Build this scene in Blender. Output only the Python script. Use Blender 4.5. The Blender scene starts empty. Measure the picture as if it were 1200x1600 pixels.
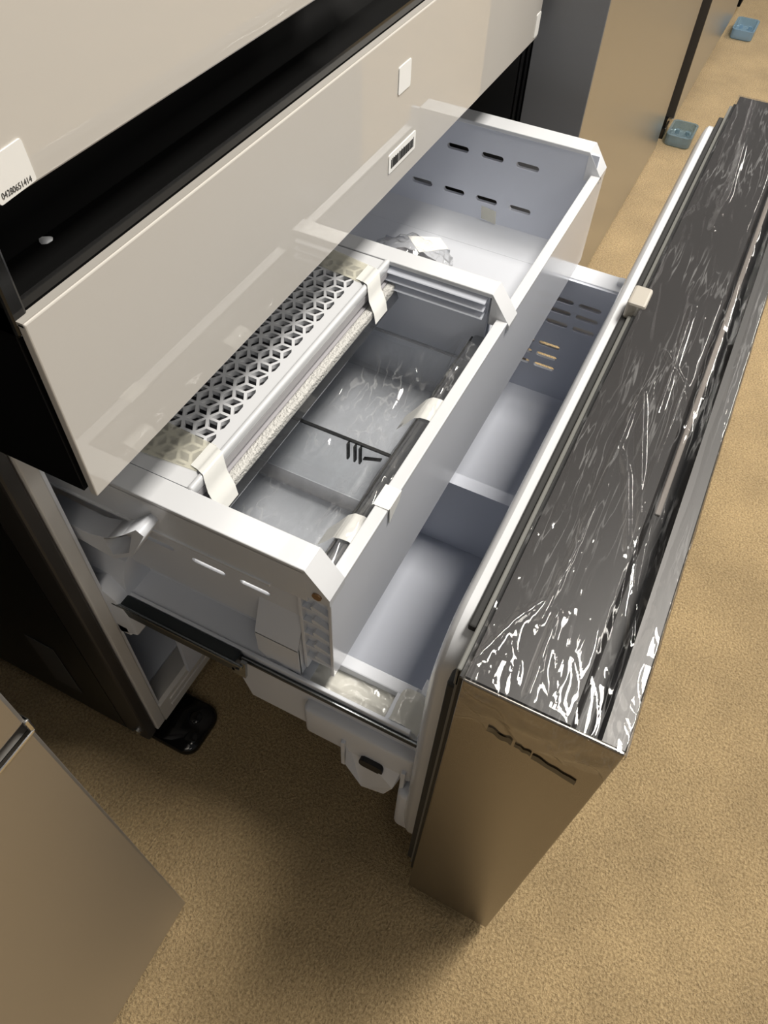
import bpy, bmesh, math, random
from mathutils import Matrix, Vector, noise
random.seed(4)

# ------------------------------------------------------------------ camera, world, lights, exposure
SC = bpy.context.scene
COL = SC.collection
cam_data = bpy.data.cameras.new('camera')
cam_data.sensor_fit = 'AUTO'
cam_data.sensor_width = 36.0
cam_data.lens = 1183.1 / 1600.0 * 36.0
cam_data.clip_start = 0.01
cam = bpy.data.objects.new('camera', cam_data)
COL.objects.link(cam)
RIGHT = Vector((0.44895, -0.89295, 0.03288))
DOWN = Vector((-0.70046, -0.37454, -0.60752))
FWD = Vector((0.55480, 0.24971, -0.79363))
mw = Matrix((RIGHT, -DOWN, -FWD)).transposed().to_4x4()
mw.translation = Vector((-0.2076, -0.3125, 1.035))
cam.matrix_world = mw
SC.camera = cam

world = bpy.data.worlds.new('showroom_ambient')
world.use_nodes = True
world.node_tree.nodes['Background'].inputs[0].default_value = (0.94, 0.97, 1.0, 1)
world.node_tree.nodes['Background'].inputs[1].default_value = 0.12
SC.world = world

def area(name, loc, sx, sy, power, color=(1, .95, .87), target=None):
    l = bpy.data.lights.new(name, 'AREA')
    l.shape = 'RECTANGLE'; l.size = sx; l.size_y = sy
    l.energy = power; l.color = color
    o = bpy.data.objects.new(name, l); COL.objects.link(o)
    o.location = loc
    if target:
        o.rotation_euler = (Vector(target) - Vector(loc)).to_track_quat('-Z', 'Y').to_euler()
    return o
# one light placed from cast shadows, the others unseen, added for fill and streaks (they point straight down)
area('overhead_light', (0.95, -0.85, 2.75), 1.1, 0.5, 90)
area('overhead_light', (3.7, -1.7, 2.75), 1.2, 0.6, 62)
area('overhead_light', (6.4, -1.7, 2.75), 1.2, 0.6, 40)
area('overhead_light', (0.4, -3.4, 2.75), 1.2, 0.6, 32)
area('overhead_light', (3.4, -4.2, 2.75), 1.2, 0.6, 40)
area('overhead_light', (-2.4, -2.6, 2.75), 1.2, 0.6, 12)

SC.cycles.transparent_max_bounces = 24
SC.view_settings.view_transform = 'Standard'
SC.view_settings.look = 'None'
SC.view_settings.exposure = 0.0
SC.view_settings.gamma = 1.0
SC.view_settings.use_curve_mapping = False

# ------------------------------------------------------------------ materials
def nodes_of(name):
    m = bpy.data.materials.new(name); m.use_nodes = True
    nt = m.node_tree; nt.nodes.clear()
    out = nt.nodes.new('ShaderNodeOutputMaterial')
    return m, nt, out

def N(nt, kind, **inp):
    n = nt.nodes.new(kind)
    for k, v in inp.items():
        n.inputs[k.replace('_', ' ')].default_value = v
    return n

def principled(name, color, rough=.5, metallic=0., spec=.5, coat=0., coat_rough=.03, bump=None, var=None, aniso=0.):
    m, nt, out = nodes_of(name)
    p = nt.nodes.new('ShaderNodeBsdfPrincipled')
    p.inputs['Base Color'].default_value = (*color, 1)
    p.inputs['Roughness'].default_value = rough
    p.inputs['Metallic'].default_value = metallic
    p.inputs['Specular IOR Level'].default_value = spec
    p.inputs['Coat Weight'].default_value = coat
    p.inputs['Coat Roughness'].default_value = coat_rough
    p.inputs['Anisotropic'].default_value = aniso
    nt.links.new(p.outputs[0], out.inputs[0])
    tc = nt.nodes.new('ShaderNodeTexCoord')
    if bump:                      # (scale xyz, strength, distance)
        mp = nt.nodes.new('ShaderNodeMapping'); mp.inputs['Scale'].default_value = bump[0]
        nt.links.new(tc.outputs['Object'], mp.inputs[0])
        nz = N(nt, 'ShaderNodeTexNoise', Scale=1.0, Detail=4.0)
        nt.links.new(mp.outputs[0], nz.inputs['Vector'])
        b = N(nt, 'ShaderNodeBump', Strength=bump[1], Distance=bump[2])
        nt.links.new(nz.outputs['Fac'], b.inputs['Height'])
        nt.links.new(b.outputs[0], p.inputs['Normal'])
    if var:                       # (scale, amount): slight mottling of the colour
        nz2 = N(nt, 'ShaderNodeTexNoise', Scale=var[0], Detail=3.0)
        nt.links.new(tc.outputs['Object'], nz2.inputs['Vector'])
        mr = N(nt, 'ShaderNodeMapRange'); mr.inputs['To Min'].default_value = 1 - var[1]; mr.inputs['To Max'].default_value = 1 + var[1]
        nt.links.new(nz2.outputs['Fac'], mr.inputs[0])
        vm = nt.nodes.new('ShaderNodeVectorMath'); vm.operation = 'SCALE'
        vm.inputs[0].default_value = color
        nt.links.new(mr.outputs[0], vm.inputs['Scale'])
        nt.links.new(vm.outputs[0], p.inputs['Base Color'])
    return m

def film(name, tint=(.95, .95, .95), rough=.04, ior=1.5, haze=.04, haze_color=(.8, .8, .8), bump=((40, 120, 40), .5, .004), gain=1.0, base=0.0, crease_glint=None):
    """thin clear sheet: light passes straight through, the surface only mirrors what Fresnel gives"""
    m, nt, out = nodes_of(name)
    tr = N(nt, 'ShaderNodeBsdfTransparent'); tr.inputs[0].default_value = (*tint, 1)
    gl = N(nt, 'ShaderNodeBsdfGlossy', Roughness=rough)
    di = N(nt, 'ShaderNodeBsdfDiffuse'); di.inputs[0].default_value = (*haze_color, 1)
    lw = N(nt, 'ShaderNodeLayerWeight', Blend=.5)      # same on both sides of the sheet (Schlick)
    pw = nt.nodes.new('ShaderNodeMath'); pw.operation = 'POWER'; pw.inputs[1].default_value = 5.0
    nt.links.new(lw.outputs['Facing'], pw.inputs[0])
    fr = nt.nodes.new('ShaderNodeMath'); fr.operation = 'MULTIPLY_ADD'; fr.inputs[1].default_value = .92; fr.inputs[2].default_value = .08
    nt.links.new(pw.outputs[0], fr.inputs[0])
    tc = nt.nodes.new('ShaderNodeTexCoord')
    if bump:
        mp = nt.nodes.new('ShaderNodeMapping'); mp.inputs['Scale'].default_value = bump[0]
        nt.links.new(tc.outputs['Object'], mp.inputs[0])
        nz = N(nt, 'ShaderNodeTexNoise', Scale=1.0, Detail=3.0, Distortion=.6)
        nt.links.new(mp.outputs[0], nz.inputs['Vector'])
        b = N(nt, 'ShaderNodeBump', Strength=bump[1], Distance=bump[2])
        nt.links.new(nz.outputs['Fac'], b.inputs['Height'])
        nt.links.new(b.outputs[0], gl.inputs['Normal']); nt.links.new(b.outputs[0], lw.inputs['Normal'])
    ma = nt.nodes.new('ShaderNodeMath'); ma.operation = 'MULTIPLY_ADD'; ma.use_clamp = True
    ma.inputs[1].default_value = gain; ma.inputs[2].default_value = base
    nt.links.new(fr.outputs[0], ma.inputs[0])
    m1 = N(nt, 'ShaderNodeMixShader'); m1.inputs[0].default_value = haze
    if crease_glint:                    # (scale, patchiness, strength): crease streaks whitened to stand in for wrinkle glints
        mc = nt.nodes.new('ShaderNodeMapping'); mc.inputs['Scale'].default_value = crease_glint[0]; mc.inputs['Rotation'].default_value = (0, 0, -.16)
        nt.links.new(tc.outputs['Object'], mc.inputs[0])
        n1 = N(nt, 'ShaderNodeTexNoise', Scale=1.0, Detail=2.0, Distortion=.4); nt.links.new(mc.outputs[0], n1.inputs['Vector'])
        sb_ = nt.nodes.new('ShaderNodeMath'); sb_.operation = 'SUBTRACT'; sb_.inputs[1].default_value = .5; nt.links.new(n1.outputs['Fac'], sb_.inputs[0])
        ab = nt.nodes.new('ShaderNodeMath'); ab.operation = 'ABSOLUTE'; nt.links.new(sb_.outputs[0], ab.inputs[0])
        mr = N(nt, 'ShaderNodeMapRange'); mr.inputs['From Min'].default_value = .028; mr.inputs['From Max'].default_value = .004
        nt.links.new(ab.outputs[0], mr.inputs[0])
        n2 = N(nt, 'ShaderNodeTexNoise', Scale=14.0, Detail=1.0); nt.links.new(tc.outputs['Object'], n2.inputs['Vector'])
        m2_ = N(nt, 'ShaderNodeMapRange'); m2_.inputs['From Min'].default_value = .44; m2_.inputs['From Max'].default_value = .44 + crease_glint[1]
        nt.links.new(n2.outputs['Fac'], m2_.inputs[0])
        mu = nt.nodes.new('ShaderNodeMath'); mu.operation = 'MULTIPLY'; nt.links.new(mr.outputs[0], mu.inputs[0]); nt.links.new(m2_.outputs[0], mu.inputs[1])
        hz = nt.nodes.new('ShaderNodeMath'); hz.operation = 'MULTIPLY_ADD'; hz.inputs[1].default_value = crease_glint[2]; hz.inputs[2].default_value = haze
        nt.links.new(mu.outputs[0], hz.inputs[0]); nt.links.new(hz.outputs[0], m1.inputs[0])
    nt.links.new(tr.outputs[0], m1.inputs[1]); nt.links.new(di.outputs[0], m1.inputs[2])
    m2 = nt.nodes.new('ShaderNodeMixShader')
    nt.links.new(ma.outputs[0], m2.inputs[0])
    nt.links.new(m1.outputs[0], m2.inputs[1]); nt.links.new(gl.outputs[0], m2.inputs[2])
    nt.links.new(m2.outputs[0], out.inputs[0])
    return m

def carpet_material():
    m, nt, out = nodes_of('tan_cut_pile_carpet')
    p = nt.nodes.new('ShaderNodeBsdfPrincipled')
    p.inputs['Roughness'].default_value = .95
    p.inputs['Specular IOR Level'].default_value = .1
    p.inputs['Sheen Weight'].default_value = .15
    tc = nt.nodes.new('ShaderNodeTexCoord')
    fine = N(nt, 'ShaderNodeTexNoise', Scale=300.0, Detail=3.0, Roughness=.7)
    mid = N(nt, 'ShaderNodeTexNoise', Scale=150.0, Detail=3.0)
    big = N(nt, 'ShaderNodeTexNoise', Scale=7.0, Detail=4.0, Roughness=.6)
    for n in (fine, mid, big): nt.links.new(tc.outputs['Object'], n.inputs['Vector'])
    r1 = nt.nodes.new('ShaderNodeValToRGB')
    r1.color_ramp.elements[0].position = .30; r1.color_ramp.elements[0].color = (.27, .185, .088, 1)
    r1.color_ramp.elements[1].position = .68; r1.color_ramp.elements[1].color = (.60, .44, .235, 1)
    nt.links.new(fine.outputs['Fac'], r1.inputs[0])
    r2 = nt.nodes.new('ShaderNodeMapRange'); r2.inputs['From Min'].default_value = .3; r2.inputs['From Max'].default_value = .7
    r2.inputs['To Min'].default_value = .80; r2.inputs['To Max'].default_value = 1.1
    nt.links.new(big.outputs['Fac'], r2.inputs[0])
    vm = nt.nodes.new('ShaderNodeVectorMath'); vm.operation = 'SCALE'
    nt.links.new(r1.outputs[0], vm.inputs[0]); nt.links.new(r2.outputs[0], vm.inputs['Scale'])
    nt.links.new(vm.outputs[0], p.inputs['Base Color'])
    add = nt.nodes.new('ShaderNodeMath'); add.operation = 'MULTIPLY_ADD'; add.inputs[1].default_value = .6
    nt.links.new(mid.outputs['Fac'], add.inputs[0]); nt.links.new(fine.outputs['Fac'], add.inputs[2])
    b = N(nt, 'ShaderNodeBump', Strength=1.0, Distance=.0045)
    nt.links.new(add.outputs[0], b.inputs['Height']); nt.links.new(b.outputs[0], p.inputs['Normal'])
    nt.links.new(p.outputs[0], out.inputs[0])
    return m

M = {}
M['carpet'] = carpet_material()
M['plastic'] = principled('white_moulded_plastic', (.68, .70, .745), .38, bump=((900, 900, 900), .05, .0005))
M['plastic_gloss'] = principled('glossy_white_plastic', (.66, .67, .69), .24, coat=.3)
M['bin_plastic'] = principled('pale_grey_moulded_plastic', (.66, .69, .77), .40, bump=((700, 700, 700), .08, .0005))
M['front_plastic'] = principled('glossy_pale_grey_front', (.68, .70, .75), .16, spec=.6)
M['liner'] = principled('white_cabinet_liner', (.72, .74, .79), .30)
M['flange'] = principled('satin_white_flange', (.60, .58, .55), .4)
M['glass_white'] = principled('warm_white_back_painted_glass', (.585, .555, .51), .45, coat=1.0, coat_rough=.01)
M['glass_edge'] = principled('bevelled_glass_edge', (.36, .34, .31), .3)
M['black_gloss'] = principled('black_gloss_plastic', (.006, .006, .006), .12, spec=.5)
M['black_satin'] = principled('black_satin_plastic', (.0045, .0045, .0045), .5, spec=.06)
M['black_side'] = principled('black_painted_steel_side', (.010, .0095, .009), .42)
M['edge_metal'] = principled('dark_bronze_cabinet_edge', (.035, .031, .027), .45)
M['steel'] = principled('brushed_stainless_steel', (.46, .43, .39), .27, metallic=1.0, bump=((3, 3, 1400), .03, .0004))
M['steel_side'] = principled('brushed_steel_drawer_side', (.30, .275, .245), .26, metallic=1.0, bump=((3, 1400, 3), .03, .0004))
M['steel_lip'] = principled('brushed_steel_lip', (.105, .103, .102), .5, metallic=1.0, bump=((4, 900, 900), .05, .0005))
M['cap_grey'] = principled('dark_grey_drawer_cap', (.025, .0225, .022), .38, spec=.3)
M['grey_side'] = principled('grey_textured_fridge_side', (.20, .20, .205), .45)
M['fridge_steel'] = principled('satin_stainless_front', (.57, .575, .59), .30, metallic=1.0, bump=((2, 2, 900), .03, .0004))
M['near_steel'] = principled('satin_stainless_front_near', (.60, .575, .545), .45, metallic=1.0, bump=((2, 2, 1000), .03, .0004))
M['gasket'] = principled('dark_grey_rubber_gasket', (.016, .016, .0155), .7)
M['gasket_pale'] = principled('grey_rubber_gasket_lip', (.15, .15, .138), .45)
M['black'] = principled('flat_black_gap', (.008, .008, .008), .6)
M['chrome'] = principled('chrome_trim', (.75, .74, .72), .12, metallic=1.0)
M['zinc'] = principled('zinc_slide_rail', (.30, .32, .33), .25, metallic=1.0)
M['dark_rail'] = principled('dark_greased_slide_rail', (.018, .023, .025), .28, spec=.45)
M['paper'] = principled('white_label_paper', (.86, .85, .82), .6)
M['ink'] = principled('black_label_ink', (.03, .03, .03), .6)
M['label_grey'] = principled('dull_grey_rating_label', (.11, .108, .105), .5)
M['tape'] = principled('white_masking_tape', (.80, .80, .77), .35)
M['tape_sheer'] = film('sheer_packing_tape', tint=(.99, .98, .93), rough=.35, haze=.24, haze_color=(.92, .90, .80), bump=None)
M['tape_crumple'] = film('crumpled_cream_tape', tint=(.95, .94, .88), rough=.15, haze=.62, haze_color=(.86, .84, .76), bump=((50, 50, 50), .2, .003))
M['film'] = film('clear_protective_film', tint=(.97, .97, .97), rough=.07, haze=.008, bump=((16, 120, 60), .10, .002), gain=.9, base=-.02, crease_glint=((13, 150, 40), .22, .13))
M['film_bag'] = film('clear_poly_bag', tint=(.985, .985, .985), rough=.08, haze=.03, bump=((50, 70, 50), .12, .002), gain=.9, base=-.02, crease_glint=((26, 60, 26), .30, .22))
M['clear'] = film('clear_rigid_plastic', tint=(.95, .955, .96), rough=.03, haze=.02, bump=None, gain=1.1)
M['smoke'] = film('smoky_clear_plastic_edge', tint=(.72, .73, .74), rough=.04, haze=.06, haze_color=(.3, .3, .31), bump=None, gain=1.4)
M['base_grey'] = film('grey_clear_plastic', tint=(.80, .80, .81), rough=.1, haze=.25, haze_color=(.6, .6, .61), bump=None)
M['tray_shade_base'] = principled('dark_grey_shade_base', (.09, .09, .10), .5)  # dark tone stands in for the shade seen through the holes
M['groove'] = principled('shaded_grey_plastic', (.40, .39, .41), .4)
M['dark_edge'] = principled('dark_plastic_edge', (.02, .021, .022), .2)
M['foam'] = principled('bubbly_white_foam_strip', (.66, .65, .62), .35, bump=((420, 420, 420), 1.0, .004), var=(320, .25))
M['blue_cup'] = film('pale_blue_clear_plastic', tint=(.62, .72, .76), rough=.12, haze=.30, haze_color=(.32, .42, .47), bump=None, gain=1.2)
M['cup_blue2'] = film('light_blue_clear_plastic', tint=(.60, .75, .85), rough=.12, haze=.40, haze_color=(.36, .52, .64), bump=None, gain=1.2)
M['tape_brown'] = principled('brown_torn_tape', (.045, .036, .024), .3)
M['beige'] = principled('beige_plastic_clip', (.42, .39, .34), .4)
M['groove_glint'] = principled('painted_groove_reflection', (.17, .15, .135), .35)  # colour of a reflection, painted on a strip in the groove
M['brown_screw'] = principled('brass_screw', (.35, .22, .12), .4, metallic=.8)

# ------------------------------------------------------------------ mesh helpers
def link(name, me, mat, parent=None, label=None):
    o = bpy.data.objects.new(name, me)
    COL.objects.link(o)
    if mat is not None:
        me.materials.append(mat)
    if parent is not None:
        o.parent = parent
        o.matrix_parent_inverse = PINV.get(parent.name, Matrix())
    if label: o['label'] = label
    return o
PINV = {}

def obj(name, bm, mat, parent=None, label=None, smooth=None):
    bmesh.ops.recalc_face_normals(bm, faces=bm.faces)
    if smooth is not None:
        ang = math.radians(smooth)
        for f in bm.faces: f.smooth = True
        for e in bm.edges:
            if len(e.link_faces) != 2 or e.calc_face_angle(0) > ang: e.smooth = False
    me = bpy.data.meshes.new(name)
    bm.to_mesh(me); bm.free()
    return link(name, me, mat, parent, label)

def thing(name, label, cat, loc, group=None):
    o = bpy.data.objects.new(name, None); COL.objects.link(o)
    o.location = loc; o['label'] = label; o['category'] = cat
    o.empty_display_size = .05
    if group: o['group'] = group
    PINV[o.name] = Matrix.Translation(-Vector(loc))
    return o

def tag(o, label, cat, group=None):
    o['label'] = label; o['category'] = cat
    if group: o['group'] = group
    return o

def B(): return bmesh.new()

def box(bm, x0, x1, y0, y1, z0, z1, bev=0., seg=2):
    t = bmesh.new()
    vs = [t.verts.new((x, y, z)) for x in (x0, x1) for y in (y0, y1) for z in (z0, z1)]
    for q in ((0,1,3,2), (4,6,7,5), (0,4,5,1), (2,3,7,6), (0,2,6,4), (1,5,7,3)):
        t.faces.new([vs[i] for i in q])
    if bev:
        bmesh.ops.bevel(t, geom=list(t.edges), offset=bev, segments=seg, profile=.5, affect='EDGES')
    merge(bm, t)
    return bm

def merge(bm, t):
    mp = {v: bm.verts.new(v.co) for v in t.verts}
    for f in t.faces:
        bm.faces.new([mp[v] for v in f.verts])
    t.free()

def prism(bm, poly, a0, a1, axis='x', bev=0.):
    """polygon in the other two axes (in xyz order), extruded along axis"""
    t = bmesh.new()
    def P(p, a):
        return {'x': (a, p[0], p[1]), 'y': (p[0], a, p[1]), 'z': (p[0], p[1], a)}[axis]
    A = [t.verts.new(P(p, a0)) for p in poly]; Bv = [t.verts.new(P(p, a1)) for p in poly]
    n = len(poly)
    t.faces.new(A); t.faces.new(list(reversed(Bv)))
    for i in range(n):
        t.faces.new([A[i], A[(i+1) % n], Bv[(i+1) % n], Bv[i]])
    if bev:
        bmesh.ops.bevel(t, geom=list(t.edges), offset=bev, segments=2, profile=.5, affect='EDGES')
    merge(bm, t)
    return bm

def tube(bm, pts, r, n=12):
    pts = [Vector(p) for p in pts]
    rings = []
    for i, p in enumerate(pts):
        d = (pts[min(i+1, len(pts)-1)] - pts[max(i-1, 0)]).normalized()
        up = Vector((0, 0, 1)) if abs(d.z) < .9 else Vector((1, 0, 0))
        u = d.cross(up).normalized(); v = u.cross(d)
        rr = r[i] if isinstance(r, (list, tuple)) else r
        rings.append([bm.verts.new(p + u*math.cos(2*math.pi*k/n)*rr + v*math.sin(2*math.pi*k/n)*rr) for k in range(n)])
    for a, b in zip(rings, rings[1:]):
        for k in range(n):
            bm.faces.new([a[k], a[(k+1) % n], b[(k+1) % n], b[k]])
    bm.faces.new(rings[0]); bm.faces.new(list(reversed(rings[-1])))
    return bm

def poly3(bm, pts):
    bm.faces.new([bm.verts.new(p) for p in pts]); return bm

def slab(bm, quad, t):
    """thin slab from a 3-D polygon, thickened along its normal"""
    q = [Vector(p) for p in quad]
    n = (q[1]-q[0]).cross(q[2]-q[0]).normalized() * t
    a = [bm.verts.new(p) for p in q]; b = [bm.verts.new(p+n) for p in q]
    bm.faces.new(list(reversed(a))); bm.faces.new(b)
    for i in range(len(q)):
        j = (i+1) % len(q)
        bm.faces.new([a[i], a[j], b[j], b[i]])
    return bm

def plate(outer, holes, thick, M4, bevel=0.):
    """flat plate with real holes: returns a mesh lying in M4's plane"""
    cu = bpy.data.curves.new('plate_outline', 'CURVE')
    cu.dimensions = '2D'; cu.fill_mode = 'BOTH'; cu.extrude = thick/2
    for loop in [outer] + holes:
        s = cu.splines.new('POLY'); s.points.add(len(loop)-1)
        for pt, (u, v) in zip(s.points, loop): pt.co = (u, v, 0, 1)
        s.use_cyclic_u = True
    o = bpy.data.objects.new('plate_outline', cu); COL.objects.link(o)
    dg = bpy.context.evaluated_depsgraph_get()
    me = bpy.data.meshes.new_from_object(o.evaluated_get(dg))
    bpy.data.objects.remove(o); bpy.data.curves.remove(cu)
    me.transform(M4)
    return me

def plane_x(x):   # local u -> y, v -> z
    return Matrix(((0,0,1,x), (1,0,0,0), (0,1,0,0), (0,0,0,1)))
def plane_y(y):   # local u -> x, v -> z
    return Matrix(((1,0,0,0), (0,0,-1,y), (0,1,0,0), (0,0,0,1)))
def plane_z(z):
    return Matrix.Translation((0, 0, z))

def slot(u0, u1, v, r=.004, slope=0.):
    pts = []
    a, b = min(u0, u1)+r, max(u0, u1)-r
    for k in range(7):
        t = -math.pi/2 + math.pi*k/6; pts.append((b+r*math.cos(t), v+r*math.sin(t)+slope))
    for k in range(7):
        t = math.pi/2 + math.pi*k/6; pts.append((a+r*math.cos(t), v+r*math.sin(t)))
    return pts

def rrect(x0, x1, y0, y1, r, n=6):
    pts = []
    for cx, cy, a in ((x1-r, y1-r, 0), (x0+r, y1-r, 90), (x0+r, y0+r, 180), (x1-r, y0+r, 270)):
        for k in range(n+1):
            t = math.radians(a + 90*k/n); pts.append((cx+r*math.cos(t), cy+r*math.sin(t)))
    return pts

def loft(bm, loops, cap=True):
    rings = [[bm.verts.new(p) for p in L] for L in loops]
    n = len(rings[0])
    for a, b in zip(rings, rings[1:]):
        for k in range(n):
            bm.faces.new([a[k], a[(k+1) % n], b[(k+1) % n], b[k]])
    if cap:
        bm.faces.new(list(reversed(rings[0]))); bm.faces.new(rings[-1])
    return bm

def grid(bm, nu, nv, fn):
    vs = [[bm.verts.new(fn(i/nu, j/nv)) for j in range(nv+1)] for i in range(nu+1)]
    for i in range(nu):
        for j in range(nv):
            bm.faces.new([vs[i][j], vs[i+1][j], vs[i+1][j+1], vs[i][j+1]])
    return bm

# ------------------------------------------------------------------ the setting
bm = B(); box(bm, -3.0, 9.0, -4.0, 3.0, -.03, 0)
fl = obj('floor', bm, M['carpet']); fl['kind'] = 'structure'; fl['label'] = 'tan cut pile carpet floor'

# ------------------------------------------------------------------ main refrigerator
W = .908
fr = thing('refrigerator', 'black sided refrigerator with white glass doors and its dark freezer drawer pulled out', 'refrigerator', (W/2, .4, 0))
# cabinet: dark painted steel shell around the freezer cavity and a solid upper body
bm = B()
box(bm, 0, .016, .145, .76, .034, .62)
box(bm, W-.016, W, .11, .76, .034, .62)
box(bm, .016, W-.016, .745, .76, .034, .62)
box(bm, .016, W-.016, .11, .745, .034, .046)
box(bm, 0, W, .115, .76, .62, 1.75)
cab = obj('cabinet', bm, M['black_side'], fr)
bm = B(); box(bm, -.0006, .016, .106, .1449, .033, .62, .003)
obj('cabinet_edge', bm, M['edge_metal'], cab, 'dark bronze front fold of the cabinet side')
bm = B(); box(bm, -.0012, -.0004, .200, .243, .090, .213, .0003, 1)
obj('rating_label', bm, M['label_grey'], cab, 'dull grey printed label low on the black side')
for zz in (.19, .165, .14, .115):
    pass
bm = B(); tube(bm, [(-.004, .118, .058), (.0, .118, .058)], .005, 12)
obj('side_screw', bm, M['chrome'], cab)
# liner: white freezer cavity
bm = B()
box(bm, .030, .036, .106, .70, .075, .605)
box(bm, .872, .878, .106, .70, .075, .605)
box(bm, .036, .872, .66, .70, .075, .605)
box(bm, .036, .872, .30, .66, .0765, .26, .02)
box(bm, .036, .872, .106, .66, .599, .605)
prism(bm, [(.140, .075), (.30, .085), (.70, .085), (.70, .062), (.140, .062)], .030, .878)
lin = obj('freezer_liner', bm, M['liner'], fr, 'white moulded freezer cavity', 40)
bm = B()
box(bm, .0165, .0325, .104, .122, .036, .605, .002)
box(bm, .8755, .8915, .104, .122, .036, .605, .002)
prism(bm, [(.103, .037), (.103, .080), (.108, .084), (.139, .074), (.139, .037)], .0325, .8755)
box(bm, .05, .14, .1005, .1035, .052, .058, .001)
box(bm, .05, .14, .1005, .1035, .066, .072, .001)
obj('front_flange', bm, M['flange'], lin, 'satin white frame around the freezer opening')
# upper support rail with its hook for the sliding basket
bm = B()
box(bm, .036, .060, .140, .34, .450, .468, .003)
box(bm, .036, .066, .150, .19, .444, .4515, .002)
gd = obj('basket_guide', bm, M['plastic'], lin, 'white guide rail for the sliding basket')
me = plate([(.145, .470), (.092, .466), (.062, .478), (.027, .514), (.020, .509), (.046, .461), (.072, .440), (.100, .444), (.145, .452)], [[(.075, .4705), (.034, .5035), (.048, .4655), (.071, .4475)]], .022, plane_x(.052))
link('guide_hook', me, M['plastic'], lin, 'open triangular hook at the end of the guide rail')
# flex drawer with its white glass front
bm = B()
box(bm, 0, W, .0085, .11, .622, .775)
obj('flex_drawer', bm, M['black_gloss'], fr, 'closed middle drawer with black sides')
fd = bpy.data.objects['flex_drawer']
bm = B(); box(bm, .002, W-.002, 0, .006, .618, .766, .001, 2)
gp = obj('glass_front', bm, M['glass_white'], fd, 'glossy warm white glass drawer front')
bm = B(); prism(bm, [(.0012, .7664), (.0075, .7664), (.0075, .7635), (.0012, .7635)], .002, W-.002)
obj('glass_top_edge', bm, M['glass_edge'], fd)
# finger scoop above it: black gloss, a curved dark slope and a back face
bm = B()
sc_pts = [(.0095, .764), (.014, .7655), (.030, .771), (.045, .780), (.055, .79), (.060, .80), (.062, .828), (.11, .828), (.11, .764)]
prism(bm, sc_pts, .012, W-.012)
obj('handle_scoop', bm, M['black_satin'], fd, 'black recessed grip above the white front', 25)
bm = B()
box(bm, 0, .0115, .006, .11, .755, .845, .002)
obj('scoop_end', bm, M['black_gloss'], fd); bm = B()
box(bm, W-.0115, W, .006, .11, .755, .845, .002)
obj('scoop_end', bm, M['black_gloss'], fd)
bm = B(); tube(bm, [(.060, .040, .768), (.059, .030, .772), (.0588, .028, .773)], [.0055, .0055, .003], 14)
obj('white_bumper', bm, M['plastic_gloss'], fd, 'small white round bumper in the black grip', 50)
# upper door
bm = B(); box(bm, 0, .4525, .0085, .11, .829, 1.74)
ud = obj('upper_door', bm, M['black_gloss'], fr, 'upper left door with a white glass front')
bm = B(); box(bm, .002, .4515, 0, .008, .828, 1.74, .0012, 2)
obj('glass_front', bm, M['glass_white'], ud)

def flat_label(name, x0, x1, z0, z1, parent, label, r=.002, rot=0.):
    bm2 = B()
    pts = rrect(x0, x1, z0, z1, r, 3)
    if rot:
        cx, cz = (x0+x1)/2, (z0+z1)/2
        pts = [(cx+(a-cx)*math.cos(rot)-(b-cz)*math.sin(rot), cz+(a-cx)*math.sin(rot)+(b-cz)*math.cos(rot)) for a, b in pts]
    prism(bm2, pts, -.0008, .0005, 'y')
    return obj(name, bm2, M['paper'], parent, label)

qs = flat_label('serial_sticker', .0150, .0405, .8290, .8505, ud, 'white sticker with a printed serial number', .0015, .06)
def text_mesh(name, body, size, loc, mat, parent, stretch=1.0):
    cu = bpy.data.curves.new(name, 'FONT'); cu.body = body; cu.size = size; cu.align_x = 'CENTER'; cu.extrude = .00005
    o = bpy.data.objects.new(name, cu); COL.objects.link(o)
    dg = bpy.context.evaluated_depsgraph_get()
    me = bpy.data.meshes.new_from_object(o.evaluated_get(dg))
    bpy.data.objects.remove(o); bpy.data.curves.remove(cu)
    me.transform(Matrix.Translation(loc) @ Matrix(((stretch,0,0,0), (0,0,-1,0), (0,1,0,0), (0,0,0,1))))
    return link(name, me, mat, parent)
text_mesh('serial_number', '04280651414', .0044, (.0280, -.00095, .8306), M['ink'], qs, .84)
flat_label('blank_sticker', .4665, .4925, .7085, .733, gp, 'small white sticker high on the middle drawer front')
bs = flat_label('barcode_sticker', .4515, .5135, .6385, .6575, gp, 'white barcode sticker low on the middle drawer front')
rb = random.Random(7)
bm = B(); x = .4565
while x < .508:
    w = rb.choice((.0005, .0008, .0012))
    box(bm, x, x+w, -.00105, -.0007, .6425, .6515 + (.001 if rb.random() < .3 else 0))
    x += w + rb.choice((.0005, .0007, .001))
obj('barcode', bm, M['ink'], bs)
flat_label('edge_sticker', .889, .905, .622, .650, gp, 'plain white sticker at the far lower corner')
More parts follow.
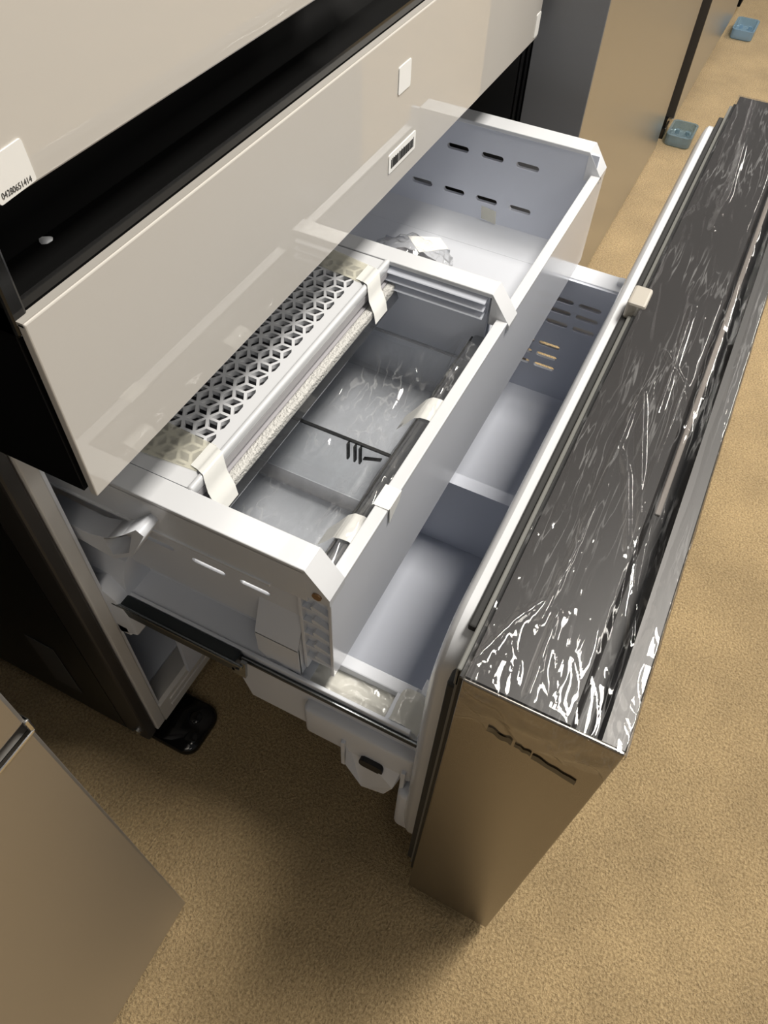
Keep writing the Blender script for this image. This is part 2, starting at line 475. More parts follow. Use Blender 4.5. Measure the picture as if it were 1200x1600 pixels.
# ---- pulled-out freezer drawer front (steel box with a handle trough along its top)
YB, YF, ZT, ZB = -.278, -.381, .604, .0245
bm = B()
prof = [(YB, ZT-.002), (YB-.002, ZT), (-.346, ZT), (-.350, .590), (-.352, .572), (-.3645, .572), (-.3660, .588), (-.3662, ZT-.0005), (YF+.001, ZT), (YF, ZT-.001), (YF, ZB), (YB, ZB)]
prism(bm, prof, .003, W-.003)
dr = obj('freezer_drawer', bm, M['steel_lip'], fr, 'dark stainless freezer drawer front pulled far out')
bm = B()
box(bm, 0, .003, YF, YB, ZB, ZT, .0012, 2)
obj('side_panel', bm, M['steel_side'], dr, 'bronze tinted brushed steel end of the drawer')
bm = B(); box(bm, W-.003, W, YF, YB, ZB, ZT, .0012, 2)
obj('side_panel', bm, M['steel_side'], dr)
bm = B()
prism(bm, [(YB-.0005, ZT), (YB-.0005, ZT+.0008), (-.3465, ZT+.0008), (-.3506, .590), (-.3530, .5728), (-.3640, .5728), (-.3640, .5722), (-.3522, .5722), (-.3502, .590), (-.346, ZT)], .0031, W-.0031)
obj('top_cap', bm, M['cap_grey'], dr, 'dark grey cap along the top of the drawer')
bm = B(); box(bm, .19, W-.03, -.3560, -.3515, .5960, .5990, .001)  # strip added to stand in for a reflection in the groove
obj('handle_reflection', bm, M['groove_glint'], dr, 'pale bronze strip standing in for a reflection in the handle groove')
# white inner door liner: pad with rounded corners and a softly domed face
def pad_loop(y, dx0, dtop, dbot, r):
    return [(px, y, pz) for px, pz in rrect(.027+dx0, .881-dx0, .098+dbot, .584-dtop, r, 8)]
bm = B()
loft(bm, [pad_loop(-.2725, 0, -.002, 0, .040), pad_loop(-.266, 0, -.002, 0, .040), pad_loop(-.2575, 0, -.002, 0, .040), pad_loop(-.2550, .001, 0, .001, .041), pad_loop(-.2525, .003, .006, .003, .043), pad_loop(-.2500, .005, .018, .006, .046), pad_loop(-.2475, .009, .042, .012, .05)])
dl = obj('door_liner', bm, M['plastic_gloss'], dr, 'white inner panel of the drawer front', 35)
bm = B(); box(bm, .036, .076, -.262, -.234, .100, .212, .008, 3)
obj('liner_foot', bm, M['plastic'], dr, 'small white block low behind the drawer front', 40)
# gasket layers, seen as dark and pale strips between liner and steel
bm = B()
box(bm, .045, .870, -.2707, -.2645, .584, .5905, .0015)
box(bm, .012, .0265, -.277, -.266, .095, .565, .003)
box(bm, .8815, .896, -.277, -.266, .095, .565, .003)
gk = obj('gasket', bm, M['gasket'], dr, 'dark rubber door seal')
bm = B()
box(bm, .010, .898, -.2745, -.2708, .572, .595, .001)
box(bm, .010, .0118, -.2775, -.272, .09, .594, .0006)
obj('gasket_lip', bm, M['gasket_pale'], gk, 'pale grey lip of the seal')
bm = B()
box(bm, .006, .902, -.2778, -.2746, .085, .596)
obj('seal_backing', bm, M['black'], gk)
bm = B(); box(bm, .413, .444, -.2835, -.266, .590, .6085, .0025)
obj('seal_clip', bm, M['beige'], dr, 'small beige clip over the drawer seal')
# slide rail between cabinet and drawer front, near side
bm = B()
box(bm, .036, .050, -.05, .12, .326, .349, .002)
box(bm, .0455, .0505, -.245, .02, .3345, .3400, .001)
rl = obj('slide_rail', bm, M['dark_rail'], dr, 'dark steel telescopic slide')
bm = B()
box(bm, .0462, .0480, -.246, -.05, .3400, .3412, .0004)
box(bm, .034, .037, -.06, .10, .345, .350, .001)
prism(bm, [(-.045, .322), (-.060, .322), (-.064, .356), (-.058, .356), (-.054, .334), (-.045, .334)], .036, .0395)
obj('rail_edge', bm, M['zinc'], rl, 'bright zinc edge of the slide')
bm = B()
prism(bm, [(.128, .362), (.110, .372), (.092, .356), (.084, .330), (.080, .292), (.112, .276), (.130, .290)], .034, .056, bev=.003)
box(bm, .034, .0565, .092, .128, .282, .300, .002)
obj('rail_bracket', bm, M['plastic'], lin, 'white bracket where the slide enters the cabinet', 40)
# clear protective film over the drawer top
def ridge(x, y, fx, fy, rot, seed):
    c, s = math.cos(rot), math.sin(rot)
    u = (x*c + y*s)*fx; v = (-x*s + y*c)*fy
    n = noise.noise(Vector((u, v, seed)))
    return (1 - abs(n)*2.2)
FOLDS = [[(0.3036, -0.3099), (0.1671, -0.3439), (0.0752, -0.3631)], [(0.2312, -0.3115), (0.2089, -0.3233), (0.1417, -0.342)], [(0.3199, -0.3397), (0.1879, -0.3397)], [(0.2958, -0.3082), (0.1243, -0.3094), (0.0615, -0.3071)], [(0.3643, -0.3148), (0.3279, -0.3384), (0.2852, -0.3524)], [(0.8995, -0.2982), (0.6552, -0.3128), (0.578, -0.3103)], [(0.4397, -0.3214), (0.292, -0.3274)], [(0.0085, -0.318), (0.071, -0.3148)], [(0.0168, -0.2805), (0.0506, -0.2913), (0.0763, -0.3041)]]
def fold_h(x, y):
    h = 0.
    for F in FOLDS:
        for (ax, ay), (bx, by) in zip(F, F[1:]):
            dx, dy = bx-ax, by-ay
            t = max(0., min(1., ((x-ax)*dx+(y-ay)*dy)/(dx*dx+dy*dy)))
            d = math.hypot(x-ax-dx*t, y-ay-dy*t)
            if d < .006: h = max(h, .0028*(1-d/.006)**2)
    return h
def film_h(x, y):
    near = max(0., 1 - x/.22)
    h = 0.
    r = ridge(x, y, 6, 70, .10, 1.3); h += max(0, r-.6)**1.5*.0018
    r = ridge(x, y, 12, 130, .20, 5.7); h += max(0, r-.6)**1.5*.0012*(.4+.6*max(0, noise.noise(Vector((x*6, y*9, 7)))+.3))
    r = ridge(x, y, 30, 90, .42, 9.1); h += max(0, r-.55)**1.5*.0030*near
    r = ridge(x, y, 3.0, 12, -.06, 12.4); h += max(0, r-.8)**1.3*.007
    h += (noise.noise(Vector((x*12, y*30, 3.)))+.4)*.0005*(1+2.0*near)
    h += fold_h(x, y)
    return h
def film_pt(u, v):
    x = .000 + .908*u
    y = -.276 - .1085*v
    z = .6056
    if y < -.344:                                # hangs a little into the groove
        t = min(1, (-.344-y)/.030)
        sag = .012*math.sin(math.pi*t)*(1-.6*max(0., 1-x/.12))*(.6+.4*noise.noise(Vector((x*9, 0, 2))))
        z -= sag
    z += film_h(x, y)
    z -= .0009*0
    e = min(1, x/.006, (.908-x)/.006)
    z -= (1-e)*.001
    if y < -.3815:
        z -= (-.3815-y)*3.5; y = -.3818 - .0006*noise.noise(Vector((x*30, y*40, 0)))
    return (x, y, z)
bm = B(); grid(bm, 420, 84, film_pt)
# flap folded down over the near end
def flap_pt(u, v):
    y = -.279 - .101*v
    drop = (.050 + .016*noise.noise(Vector((v*5, .3, 1))) - .014*v)*u
    off = .0016 + max(0, ridge(y, drop, 50, 40, .6, 2.2)-.3)*.0042*min(1, u*4) + .0010*u
    return (-off, y, .6062 - drop)
grid(bm, 26, 60, flap_pt)
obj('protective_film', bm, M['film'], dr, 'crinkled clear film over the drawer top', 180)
# torn pieces of tape on the end panel
bm = B()
def remnant(y0, y1, zc, w, sd):
    def f(u, v):
        y = y0 + (y1-y0)*u
        return (-.0009, y, zc + (y-y0)*.27 + (v-.5)*w*(1+.5*noise.noise(Vector((u*4, sd, v)))) + .003*noise.noise(Vector((u*3, sd, 0))))
    grid(bm, 14, 3, f)
for y0, y1, zc, w, sd in ((-.302, -.320, .556, .007, 1), (-.322, -.334, .551, .005, 4), (-.335, -.367, .546, .0065, 7)):
    remnant(y0, y1, zc, w, sd)
ft = obj('tape_remnant', bm, M['tape_brown'], dr, 'torn dark tape bits under the drawer top edge')
ft['kind'] = 'stuff'

# ------------------------------------------------------------------ storage bin that rides on the freezer drawer
sb = thing('storage_bin', 'deep pale grey freezer bin behind the pulled out drawer front', 'bin', (.45, -.1, .085))
inner = [(.094, .340), (.100, .300), (.128, .16), (.150, .112), (.172, .095), (.20, .090), (.775, .090), (.794, .096), (.806, .110)]
outer = [(.812, .106), (.798, .089), (.775, .084), (.20, .084), (.168, .090), (.144, .108), (.122, .16), (.095, .300), (.088, .340)]
bm = B(); prism(bm, inner + outer, -.238, .10, 'y')
box(bm, .09, .812, -.242, -.237, .086, .340)
box(bm, .09, .812, .095, .10, .086, .340)
tub = obj('bin_tub', bm, M['bin_plastic'], sb, smooth=35)
holes = []
for z in (.305, .284, .261):
    for k in range(4):
        holes.append(slot(-.1685-.0360+.0443*k, -.1685+.0443*k, z, .0042))
for z in (.214, .191, .168):
    for k in range(3):
        holes.append(slot(-.158+.0443*k, -.1215+.0443*k, z, .0042))
me = plate([(-.238, .106), (.098, .106), (.098, .343), (-.238, .343)], holes, .005, plane_x(.8095))
link('vented_end_wall', me, M['bin_plastic'], sb, 'end wall with rows of vent slots')
bm = B()
box(bm, .812, .850, -.222, .10, .339, .345, .0015)
box(bm, .846, .851, -.222, .10, .226, .342, .0015)
prism(bm, [(-.222, .345), (-.240, .322), (-.240, .314), (-.222, .338)], .812, .850)
box(bm, .826, .842, -.228, -.212, .338, .352, .003)
obj('far_rim', bm, M['plastic'], sb, 'white rim at the far end of the bin')
bm = B(); prism(bm, [(.436, .240), (.4565, .240), (.4565, .232), (.452, .228), (.449, .086), (.444, .086), (.4395, .228), (.436, .232)], -.238, .10, 'y')
obj('bin_divider', bm, M['bin_plastic'], sb, 'low cross wall dividing the bin')
# near flange: shelf with a raised inner strip and cross bars
bm = B()
box(bm, .052, .092, -.120, .115, .331, .336)
box(bm, .052, .092, -.240, -.120, .326, .331)
box(bm, .052, .092, -.1215, -.120, .326, .336)
box(bm, .0835, .0975, -.2235, -.110, .328, .345, .0015)
box(bm, .0527, .0845, -.2232, -.206, .3283, .3448, .0012)
box(bm, .0505, .0550, -.235, .112, .328, .3475, .0012)
box(bm, .0940, .112, -.2425, -.2255, .325, .3415, .001)
prism(bm, [(-.2225, .3446), (-.2422, .330), (-.2422, .324), (-.2225, .332)], .0530, .0972)
prism(bm, [(.0515, .338), (.056, .3445), (.086, .346), (.0912, .3705), (.0955, .3705), (.0955, .3312), (.0515, .3312)], -.10, .115, 'y')
prism(bm, [(.048, .336), (.052, .372), (.062, .394), (.104, .402), (.104, .331), (.048, .331)], .090, .150, 'y')
nf = obj('near_flange', bm, M['plastic'], sb, 'white shelf along the near side of the bin')
def crinkle(u, v):
    y = -.119 - .122*u
    x = .0835 - .028*v
    k = ridge(x*1.3, y, 60, 60, .9, 4.4)
    z = .3335 + .0035*max(0, k-.45) + .0012*noise.noise(Vector((x*90, y*90, 2)))
    if u > .70: z += .0135*min(1, (u-.70)/.06) - .012*max(0, (u-.88)/.12); x += .009*min(1, (u-.70)/.1)*(1-v)
    z = max(z, .3325)
    return (x, y, z)
bm = B(); grid(bm, 40, 16, crinkle)
obj('crumpled_tape', bm, M['tape_crumple'], sb, 'crumpled translucent tape on the near shelf', 180)
# side skirt, bracket box and catch below the slide
bm = B(); prism(bm, [(-.012, .331), (-.040, .214), (-.245, .214), (-.245, .331)], .060, .066)
obj('side_skirt', bm, M['plastic'], sb, 'white side wall under the slide')
bm = B(); box(bm, .048, .066, -.246, -.116, .222, .286, .006, 3)
obj('bracket_box', bm, M['plastic'], sb, 'white box under the slide near the drawer front', 40)
bm = B()
A = [(.064, -.163, .252), (.064, -.236, .252), (.064, -.236, .226), (.064, -.222, .166), (.064, -.186, .150), (.064, -.168, .212)]
Bq = [(.053, -.166, .249), (.053, -.233, .249), (.038, -.229, .214), (.042, -.218, .168), (.042, -.190, .155), (.038, -.172, .214)]
va = [bm.verts.new(p) for p in A]; vb = [bm.verts.new(p) for p in Bq]
bm.faces.new(va); bm.faces.new(list(reversed(vb)))
for i in range(6): bm.faces.new([va[i], va[(i+1) % 6], vb[(i+1) % 6], vb[i]])
box(bm, .044, .066, -.168, -.163, .190, .254, .001)
box(bm, .044, .066, -.239, -.234, .190, .254, .001)
box(bm, .052, .064, -.184, -.172, .251, .257, .001)
box(bm, .052, .064, -.226, -.214, .251, .257, .001)
ct = obj('drawer_catch', bm, M['plastic'], sb, 'small white tapered catch hanging under the bin')
bm = B(); prism(bm, rrect(-.214, -.186, .221, .238, .006, 4), .0425, .054, 'x'); obj('catch_opening', bm, M['black'], ct, 'dark oval opening of the catch')
for y in (-.186, -.212):
    bm = B(); box(bm, .0505, .054, y-.004, y+.004, .2435, .2485); obj('catch_notch', bm, M['black'], ct)

# ------------------------------------------------------------------ upper freezer basket
fb = thing('freezer_basket', 'wide white two-compartment freezer basket sliding out below the middle drawer', 'basket', (.45, 0, .366))
BX0, BX1 = .0615, .846
# far wall with slots
hs = []
for k in range(4): hs.append(slot(-.062+.0535*k, -.028+.0535*k, .4905, .0042))
for k in range(4): hs.append(slot(-.062+.0530*k, -.028+.0530*k, .425, .0042))
me = plate([(-.140, .364), (.30, .364), (.30, .530), (-.140, .530)], hs, .006, plane_x(.818))
link('vented_far_wall', me, M['bin_plastic'], fb, 'far wall with two rows of vent slots')
# near wall with slots
hs = [slot(-.079, -.047, .446, .0035), slot(-.031, .006, .4445, .0035), slot(.026, .060, .446, .0035), slot(.09, .124, .446, .0035)]
me = plate([(-.118, .386), (.30, .386), (.30, .500), (-.118, .500)], hs, .004, plane_x(.074))
link('vented_near_wall', me, M['plastic'], fb, 'near wall with narrow vent slots')
bm = B()
box(bm, .1065, .8205, -.1345, .2949, .3625, .3682)
prism(bm, [(.0722, .3885), (.0762, .3885), (.108, .368), (.108, .3627), (.104, .3627), (.0722, .3835)], -.1178, .2945, 'y')
box(bm, .0725, .8205, .295, .2995, .3655, .50)
prism(bm, [(.8155, .395), (.8155, .366), (.780, .366), (.780, .3685), (.797, .371), (.808, .379), (.8145, .390)], -.138, .295, 'y')
obj('basket_floor', bm, M['plastic'], fb, smooth=40)
# hollow front wall
bm = B()
box(bm, .064, BX1-.001, -.147, -.1435, .358, .499, .0008)
fw = obj('front_wall', bm, M['front_plastic'], fb, 'glossy pale grey front wall')
bm = B()
box(bm, .064, .074, -.1175, -.114, .350, .499, .0008)
box(bm, .070, .074, -.1435, -.1175, .358, .497)
box(bm, .074, .820, -.1435, -.1350, .358, .497)
for z in (.375, .398, .421, .444, .467):
    box(bm, .0645, .070, -.1435, -.1175, z-.0012, z+.0012)
    prism(bm, [(-.1435, z-.001), (-.128, z-.001), (-.126, z+.006), (-.128, z+.008), (-.1435, z+.002)], .0648, .070)
obj('front_wall_ribs', bm, M['plastic'], fw)
# rims
bm = B()
box(bm, BX0, .0875, -.126, .30, .5275, .533, .001)
box(bm, BX0, .0645, -.126, .30, .486, .530, .0008)
box(bm, BX0-.0015, .063, -.09, .30, .484, .488, .0008)
prism(bm, [(-.1255, .533), (-.1475, .5035), (-.1475, .494), (-.1455, .494), (-.1255, .4945)], BX0, .0875)
obj('near_rim', bm, M['plastic_gloss'], fb, 'broad white rim with a sloped front end')
bm = B()
box(bm, .8142, BX1, -.126, .30, .5275, .533, .001)
box(bm, BX1-.003, BX1, -.126, .30, .508, .530, .0008)
prism(bm, [(-.1255, .533), (-.1475, .5035), (-.1475, .494), (-.1255, .494)], .8142, BX1)
obj('far_rim', bm, M['plastic_gloss'], fb)
bm = B()
box(bm, .0875, .8205, -.1475, -.1345, .498, .5035, .001)
obj('front_rim', bm, M['plastic_gloss'], fb, 'white front rim set lower than the side rims')
bm = B(); tube(bm, [(.0600, -.136, .503), (.0625, -.136, .503)], .0045, 10)
obj('rim_screw', bm, M['brown_screw'], fb, 'brass coloured screw in the rim end')
# skirt with a sloped top and a scalloped lower edge
sc = [(-.066, .392), (-.113, .392), (-.113, .338), (-.110, .336)]
for k in range(9):
    t = math.pi*k/8; sc.append((-.103 + .007*math.cos(math.pi - t)*1 , .338 + .008*math.sin(t)))
for k in range(9):
    t = math.pi*k/8; sc.append((-.085 + .009*math.cos(math.pi - t), .344 + .006*math.sin(t)))
sc += [(-.072, .350), (-.066, .356)]
bm = B()
prism(bm, [(p[0], p[1]) for p in sc], .0565, .0595)
prism(bm, [(.0565, .392), (.0565, .3905), (.073, .432), (.073, .436)], -.113, -.066, 'y')
box(bm, .058, .073, -.113, -.110, .340, .392); box(bm, .058, .073, -.069, -.066, .356, .392)
prism(bm, [(.0565, .392), (.073, .434), (.073, .392)], -.069, -.066, 'y')
prism(bm, [(.0565, .392), (.073, .434), (.073, .392)], -.113, -.110, 'y')
obj('corner_skirt', bm, M['plastic'], fb, 'white boxed foot with a scalloped lower edge')
# divider with stepped near side
bm = B()
box(bm, .4625, .4885, -.126, .30, .5275, .533, .001)
prism(bm, [(-.1255, .533), (-.1500, .500), (-.1500, .494), (-.1255, .494)], .4625, .4885)
dv = obj('divider_rim', bm, M['plastic_gloss'], fb, 'white top of the divider with a sloped front end')
bm = B()
box(bm, .467, .473, -.122, .295, .366, .530)
box(bm, .482, .487, -.122, .295, .366, .530)
obj('divider_wall', bm, M['bin_plastic'], dv)
bm = B()
for k, z in enumerate((.522, .513, .504)):
    prism(bm, [(.468, z+.0045), (.4585-.0016*k, z), (.4575-.0016*k, z-.0012), (.468, z-.0012)], -.120, .30, 'y')
obj('divider_ridge', bm, M['bin_plastic'], dv, 'three stepped ridges along the divider')
# tapes on the basket
bm = B()
grid(bm, 8, 6, lambda u, v: (.167+.026*u, -.1325-.0158*v - .001*0, .5042 + .0006*noise.noise(Vector((u*3, v*3, 1)))))
slab(bm, [(.169, -.1486, .5042), (.193, -.1486, .5042), (.190, -.1486, .494), (.170, -.1486, .482)], .0005)
obj('tape_strip', bm, M['tape'], fb, 'bit of cream tape folded over the front rim')
bm = B(); slab(bm, [(.8142, -.012, .392), (.8142, .012, .395), (.8142, .014, .415), (.8142, -.010, .412)], .0004)
obj('sheer_tape', bm, M['tape_sheer'], fb, 'sheer yellowish tape on the far wall')

# ------------------------------------------------------------------ perforated tray resting across the near compartment
pt = thing('perforated_tray', 'white tray with a star patterned perforated cover across the basket', 'tray', (.276, .06, .50))
aa = .0126; S3 = math.sqrt(3); sp = aa*S3
GX0, GX1, GY0, GY1 = .107, .440, .0165, .080
holes = []
def clip_poly(poly, x0, x1, y0, y1):
    for ax, lim, sgn in ((0, x0, 1), (0, x1, -1), (1, y0, 1), (1, y1, -1)):
        out = []
        for i in range(len(poly)):
            p, q = poly[i], poly[(i+1) % len(poly)]
            ip, iq = (p[ax]-lim)*sgn >= 0, (q[ax]-lim)*sgn >= 0
            if ip: out.append(p)
            if ip != iq:
                t = (lim-p[ax])/(q[ax]-p[ax]); out.append((p[0]+t*(q[0]-p[0]), p[1]+t*(q[1]-p[1])))
        poly = out
        if not poly: return []
    return poly
for j in range(0, 6):
    for i in range(-4, 26):
        cx = GX0 + .004 + i*sp + (j % 2)*sp/2; cy = GY0 + .002 + j*sp*S3/2
        for ang in (0, 60, 120):          # rhombus from this star point to the neighbouring one
            t = math.radians(ang)
            mx, my = cx + math.cos(t)*sp/2, cy + math.sin(t)*sp/2
            L, Sh = sp/2*.73, aa/2*.73
            poly = [(mx+math.cos(t)*L, my+math.sin(t)*L), (mx-math.sin(t)*Sh, my+math.cos(t)*Sh), (mx-math.cos(t)*L, my-math.sin(t)*L), (mx+math.sin(t)*Sh, my-math.cos(t)*Sh)]
            poly = clip_poly(poly, GX0, GX1, GY0, GY1)
            if len(poly) >= 3:
                ar = abs(sum(poly[k][0]*poly[(k+1) % len(poly)][1]-poly[(k+1) % len(poly)][0]*poly[k][1] for k in range(len(poly))))/2
                if ar > 6e-6: holes.append(poly)
me = plate([(.0885, .004), (.4615, .004), (.4615, .125), (.0885, .125)], holes, .005, plane_z(.5295))
link('perforated_cover', me, M['plastic_gloss'], pt, 'cover pierced by rows of six pointed stars')
bm = B()
box(bm, .0885, .4615, .010, .016, .480, .526)
box(bm, .0885, .092, .010, .125, .480, .526)
box(bm, .458, .4615, .010, .125, .480, .526)
obj('tray_body', bm, M['bin_plastic'], pt)
bm = B(); box(bm, .092, .458, .0165, .125, .474, .478)  # base painted dark so the holes look shaded
obj('tray_shade_base', bm, M['tray_shade_base'], pt, 'tray base coloured dark as shade below the stars')
bm = B(); box(bm, .0865, .4640, -.0015, .0050, .5225, .5345, .0028, 3)
obj('front_bead', bm, M['plastic_gloss'], pt, 'rounded white bead along the tray edge', 50)
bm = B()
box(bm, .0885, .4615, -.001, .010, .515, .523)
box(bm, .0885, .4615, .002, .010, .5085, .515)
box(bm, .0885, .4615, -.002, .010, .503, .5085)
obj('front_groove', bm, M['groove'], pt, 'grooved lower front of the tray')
bm = B(); box(bm, .091, .4600, -.0115, -.0018, .497, .508, .002)
obj('foam_strip', bm, M['foam'], pt, 'bubbly white foam strip under the bead')
bm = B()
prism(bm, [(-.0120, .500), (-.0155, .490), (-.0140, .486), (.010, .486), (.010, .496), (-.001, .4965), (-.0020, .500)], .0905, .4605)
obj('clear_lip', bm, M['smoke'], pt, 'smoky clear lower lip')
def wrap_tape(name, x0, x1, skew, lab):
    bm = B()
    path = [(.0165, .5330), (.008, .5340), (.0045, .5356), (-.0010, .5358), (-.0030, .531), (-.0060, .518), (-.0135, .506), (-.0170, .495)]
    def f(u, v):
        k = u*(len(path)-1); i = min(int(k), len(path)-2); t = k-i
        y = path[i][0]*(1-t)+path[i+1][0]*t; z = path[i][1]*(1-t)+path[i+1][1]*t
        return (x0+(x1-x0)*v - skew*u, y, z + .0002)
    grid(bm, 21, 4, f)
    return obj(name, bm, M['tape'], pt, lab, 180)
wrap_tape('tape_strip', .110, .1395, .014, 'white tape wrapped over the near end of the bead')
wrap_tape('tape_strip', .4150, .4440, .016, 'white tape wrapped over the far end of the bead')
bm = B(); slab(bm, [(.107, .008, .5326), (.1395, .010, .5326), (.1440, .085, .5326), (.1010, .085, .5326)], .0003)
obj('sheer_tape', bm, M['tape_sheer'], pt, 'sheer tape over the near stars')
bm = B(); slab(bm, [(.4120, .010, .5326), (.4440, .010, .5326), (.4540, .085, .5326), (.4200, .085, .5326)], .0003)
obj('sheer_tape', bm, M['tape_sheer'], pt, 'sheer tape over the far stars')

# ------------------------------------------------------------------ clear bagged tray inside the near compartment
ct = thing('clear_tray', 'clear plastic divided tray wrapped in a crinkled bag inside the basket', 'tray', (.276, -.05, .370))
bm = B()
TX0, TX1, TY0, TY1 = .096, .456, -.117, .12
box(bm, TX0, TX1, TY1-.003, TY1, .372, .440)
box(bm, TX1-.003, TX1, TY0+.005, TY1, .372, .440)
box(bm, TX0, TX0+.003, TY0+.005, TY1, .372, .440)
box(bm, TX0, TX1, TY0+.010, TY0+.012, .372, .456)
obj('tray_wall', bm, M['clear'], ct, 'thin clear side walls')
bm = B(); box(bm, TX0+.003, TX1-.003, TY0+.016, TY1-.003, .3705, .374)
obj('tray_floor', bm, M['clear'], ct, 'clear tray floor')
bm = B(); box(bm, TX1-.0035, TX1+.0005, TY0+.012, .06, .4395, .4412)
obj('tray_wall_edge', bm, M['base_grey'], ct, 'grey top edge of the far tray wall')
bm = B()
prism(bm, rrect(-.1325, -.1110, .4560, .4760, .007, 5), .0905, .4600)
obj('front_bar', bm, M['smoke'], ct, 'smoky clear rounded bar along the front', 50)
bm = B(); box(bm, .0905, .4600, -.1118, -.1100, .4700, .4722)
obj('front_bar_edge', bm, M['dark_edge'], ct, 'dark edge line of the bar')
box_b = B()
box(box_b, .2535, .2565, -.104, .10, .378, .467)
dvd = obj('tray_divider', box_b, M['clear'], ct, 'clear upright divider')
bm = B(); box(bm, .2533, .2567, -.108, .10, .4668, .4688)
obj('divider_edge', bm, M['dark_edge'], dvd, 'dark top edge of the divider')
bm = B()
for y in (-.062, -.070, -.076):
    box(bm, .2490, .2535, y-.0009, y+.0009, .444, .467)
prism(bm, [(-.100, .462), (-.080, .454), (-.080, .4525), (-.100, .4605)], .2490, .2530)
obj('divider_rib', bm, M['dark_edge'], dvd, 'dark ribs near the divider end')
bm = B(); box(bm, .2360, .2520, -.100, .10, .3745, .380, .002)
obj('divider_base', bm, M['base_grey'], dvd, 'grey base bar of the divider')
def bag_pt(u, v):
    x = .097 + .358*u; y = -.103 + .137*v
    eu = min(u, 1-u); ev = v
    z = .379 + .055*math.exp(-ev/.10) + .050*math.exp(-(1-u)/.16)*(1 if u > .5 else 1) + .012*math.exp(-u/.06)
    z += .0045*max(0, ridge(x, y, 14, 24, .5, 3.1)-.45) + .0035*max(0, ridge(x, y, 36, 20, -.6, 8.2)-.55) + .003*max(0, ridge(x, y, 60, 60, .2, 5.2)-.7)
    d = abs(x-.255)
    if d < .03 and v > .12: z = min(z, .465)
    return (x, y, min(z, .470))
bm = B(); grid(bm, 130, 60, bag_pt)
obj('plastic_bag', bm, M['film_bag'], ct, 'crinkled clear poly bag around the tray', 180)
def bag_front(u, v):
    x = .100 + .34*u
    y = -.1330 + .032*v
    z = .4790 - .0035*(v*2-1)**2*3 + .004*max(0, ridge(x, y, 22, 60, .3, 6.6)-.2)
    if v > .7: z -= (v-.7)*.10
    return (x, y, z)
bm = B(); grid(bm, 120, 16, bag_front)
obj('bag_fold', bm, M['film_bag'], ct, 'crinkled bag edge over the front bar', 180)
def bar_tape(name, x0, x1, lab):
    bm = B()
    path = [(-.1330, .470), (-.130, .4765), (-.124, .4785), (-.115, .4775), (-.108, .472), (-.098, .456), (-.086, .438)]
    def f(u, v):
        k = u*(len(path)-1); i = min(int(k), len(path)-2); t = k-i
        return (x0+(x1-x0)*v + .016*max(0, u-.55)*(1 if v < .5 else -.4), path[i][0]*(1-t)+path[i+1][0]*t, path[i][1]*(1-t)+path[i+1][1]*t + .0006)
    grid(bm, 24, 4, f)
    return obj(name, bm, M['tape'], ct, lab, 180)
bar_tape('tape_strip', .3080, .3420, 'white tape over the bar at the far half')
bar_tape('tape_strip', .1360, .1680, 'white tape over the bar near the corner')

# ------------------------------------------------------------------ bagged scoop in the far compartment
bg = thing('bagged_scoop', 'small item in a clear crinkled bag with a white label in the far compartment', 'bag', (.64, .045, .369))
bm = B()
def blob(u, v, cx, cy, cz, rx, ry, rz, sd, amp):
    th = 2*math.pi*u; ph = math.pi*v
    d = Vector((math.cos(th)*math.sin(ph), math.sin(th)*math.sin(ph), math.cos(ph)))
    n = 1 + amp*noise.noise(d*2.6 + Vector((sd, 0, 0))) + amp*.6*max(0, 1-3*abs(noise.noise(d*4 + Vector((0, sd, 0)))))
    z = cz + d.z*rz*n
    return (cx + d.x*rx*n, cy + d.y*ry*n, max(z, .3695))
grid(bm, 40, 24, lambda u, v: blob(u, v, .640, .052, .395, .055, .062, .036, 2.2, .22))
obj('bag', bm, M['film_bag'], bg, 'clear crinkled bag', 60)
bm = B(); grid(bm, 24, 16, lambda u, v: blob(u, v, .640, .052, .392, .040, .048, .024, 5.1, .1))
obj('scoop', bm, M['groove'], bg, 'pale grey item inside the bag', 60)
bm = B(); slab(bm, [(.636, .036, .431), (.668, .006, .428), (.690, .028, .426), (.664, .066, .431)], .0004)
obj('bag_label', bm, M['paper'], bg, 'white paper label on the bag')

# ------------------------------------------------------------------ neighbouring refrigerators
def neighbour(name, label, x0, x1, y0, y1, z0, zs, mat_front, mat_side, door=.095):
    t = thing(name, label, 'refrigerator', ((x0+x1)/2, (y0+y1)/2, 0))
    bm = B(); box(bm, x0+.004, x1-.004, y0+door+.016, y1, z0+.01, 1.75)
    cb = obj('cabinet', bm, M['black_side'], t)
    bm = B(); box(bm, x0+.006, x1-.006, y0+door+.010, y0+door+.014, z0+.02, 1.74); box(bm, x0+.006, x1-.006, y0+door+.003, y0+door+.0065, z0+.02, 1.74)
    obj('gasket', bm, M['gasket'], cb)
    return t
# left neighbour, stainless front close to the camera
ln = neighbour('refrigerator', 'stainless refrigerator at lower left with a dark chrome edged handle gap', -1.04, -.1375, -.047, .70, .02, None, None, None)
bm = B(); box(bm, -1.04, -.1375, -.047, .048, .012, .565, .003)
obj('lower_door', bm, M['near_steel'], ln, 'lower stainless door')
bm = B(); box(bm, -1.04, -.1375, -.047, .048, .578, 1.75, .003)
obj('upper_door', bm, M['near_steel'], ln, 'upper stainless door')
bm = B(); box(bm, -1.04, -.1395, -.036, .048, .565, .578)
hg = obj('handle_gap', bm, M['black_gloss'], ln, 'dark handle gap between the doors')
bm = B(); box(bm, -1.04, -.1375, -.0485, -.044, .5635, .5665, .001); box(bm, -.1400, -.1360, -.0480, .046, .564, .579, .0015)
obj('chrome_trim', bm, M['chrome'], hg, 'chrome edge of the handle gap')

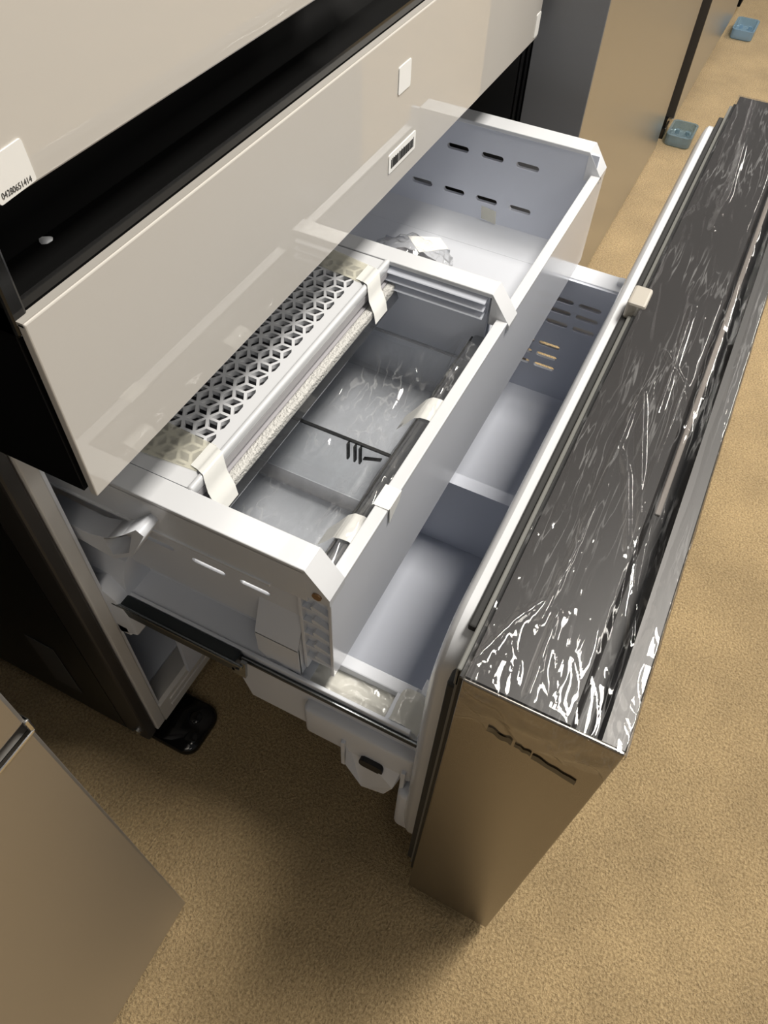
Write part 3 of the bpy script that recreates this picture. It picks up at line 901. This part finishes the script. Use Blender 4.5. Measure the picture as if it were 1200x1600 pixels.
# right neighbours
rn = neighbour('refrigerator', 'satin stainless refrigerator with a grey side just right of the open one', 0.935, 2.005, -.082, .64, .02, None, None, None)
bm = B(); box(bm, .935, .9375, -.0815, .012, .008, 1.75, .001)
rd = None
bm2 = B(); box(bm2, .9376, 2.005, -.082, .012, .004, 1.75, .003)
rd = obj('door', bm2, M['fridge_steel'], rn, 'satin stainless front mirroring the carpet')
obj('door_side', bm, M['grey_side'], rd, 'grey side of the door')
rn2 = neighbour('refrigerator', 'second stainless refrigerator to the right, past the dark gap', 2.10, 3.0, -.095, .64, .03, None, None, None)
bm = B(); box(bm, 2.10, 2.103, -.0945, .012, .05, 1.75, .001)
bm2 = B(); box(bm2, 2.1031, 2.99, -.095, .012, .045, 1.75, .003)
rd2 = obj('door', bm2, M['fridge_steel'], rn2)
obj('door_side', bm, M['edge_metal'], rd2, 'black side of the door')
bm = B(); box(bm, 2.075, 2.13, -.085, .0, .0, .030, .002); box(bm, 2.082, 2.12, -.082, -.03, .030, .05); box(bm, 2.066, 2.10, -.060, -.02, .03, .09, .004)
obj('roller_foot', bm, M['black_gloss'], rn2, 'black roller foot under the near corner')
rn3 = neighbour('refrigerator', 'farthest refrigerator in the row, only its dark lower corner showing', 3.06, 3.96, -.10, .64, .03, None, None, None)
bm = B(); box(bm, 3.06, 3.96, -.10, -.006, .045, 1.75, .003)
obj('door', bm, M['black_satin'], rn3, 'dark door')

# caster cups
def cup(x0, x1, y0, y1, h, mat, label, group=None):
    t = thing('caster_cup', label, 'caster cup', ((x0+x1)/2, (y0+y1)/2, 0))
    bm = B()
    o = lambda z, d, r: [(a, b, z) for a, b in rrect(x0+d, x1-d, y0+d, y1-d, r, 5)]
    loft(bm, [o(.001, .004, .012), o(.004, .001, .014), o(h, 0, .015), o(h, .006, .011), o(.008, .008, .010)], cap=True)
    w = obj('cup', bm, mat, t, smooth=40)
    for sx in (.3, .7):
        for sy in (.3, .7):
            bm = B(); tube(bm, [(x0+(x1-x0)*sx, y0+(y1-y0)*sy, .0079), (x0+(x1-x0)*sx, y0+(y1-y0)*sy, h*.6)], .006, 10)
            obj('stud', bm, mat, t)
    return t
cup(2.045, 2.150, -.165, -.093, .030, M['blue_cup'], 'clear grey blue square caster cup on the carpet at the nearer gap between fridges')
cup(2.90, 3.03, -.185, -.110, .030, M['cup_blue2'], 'light blue clear caster cup farther along the row at top right')
# black foot tray sticking out under the open cabinet
bt = thing('foot_tray', 'glossy black rounded plastic tray on the carpet under the open cabinet corner', 'tray', (.05, .10, 0))
bm = B()
o = lambda z, d, r: [(a, b, z) for a, b in rrect(.010+d, .086-d, .052+d, .190-d, r, 6)]
loft(bm, [o(.0005, .001, .019), o(.006, 0, .02), o(.012, .001, .02), o(.0150, .005, .017)])
obj('tray_body', bm, M['black_gloss'], bt, smooth=50)
for (x, y) in ((.032, .066), (.060, .078)):
    bm = B(); tube(bm, [(x, y, .0145), (x, y, .017), (x, y, .0182)], [.009, .009, .0065], 16)
    obj('stud', bm, M['black_gloss'], bt, 'glossy round stud', 50)
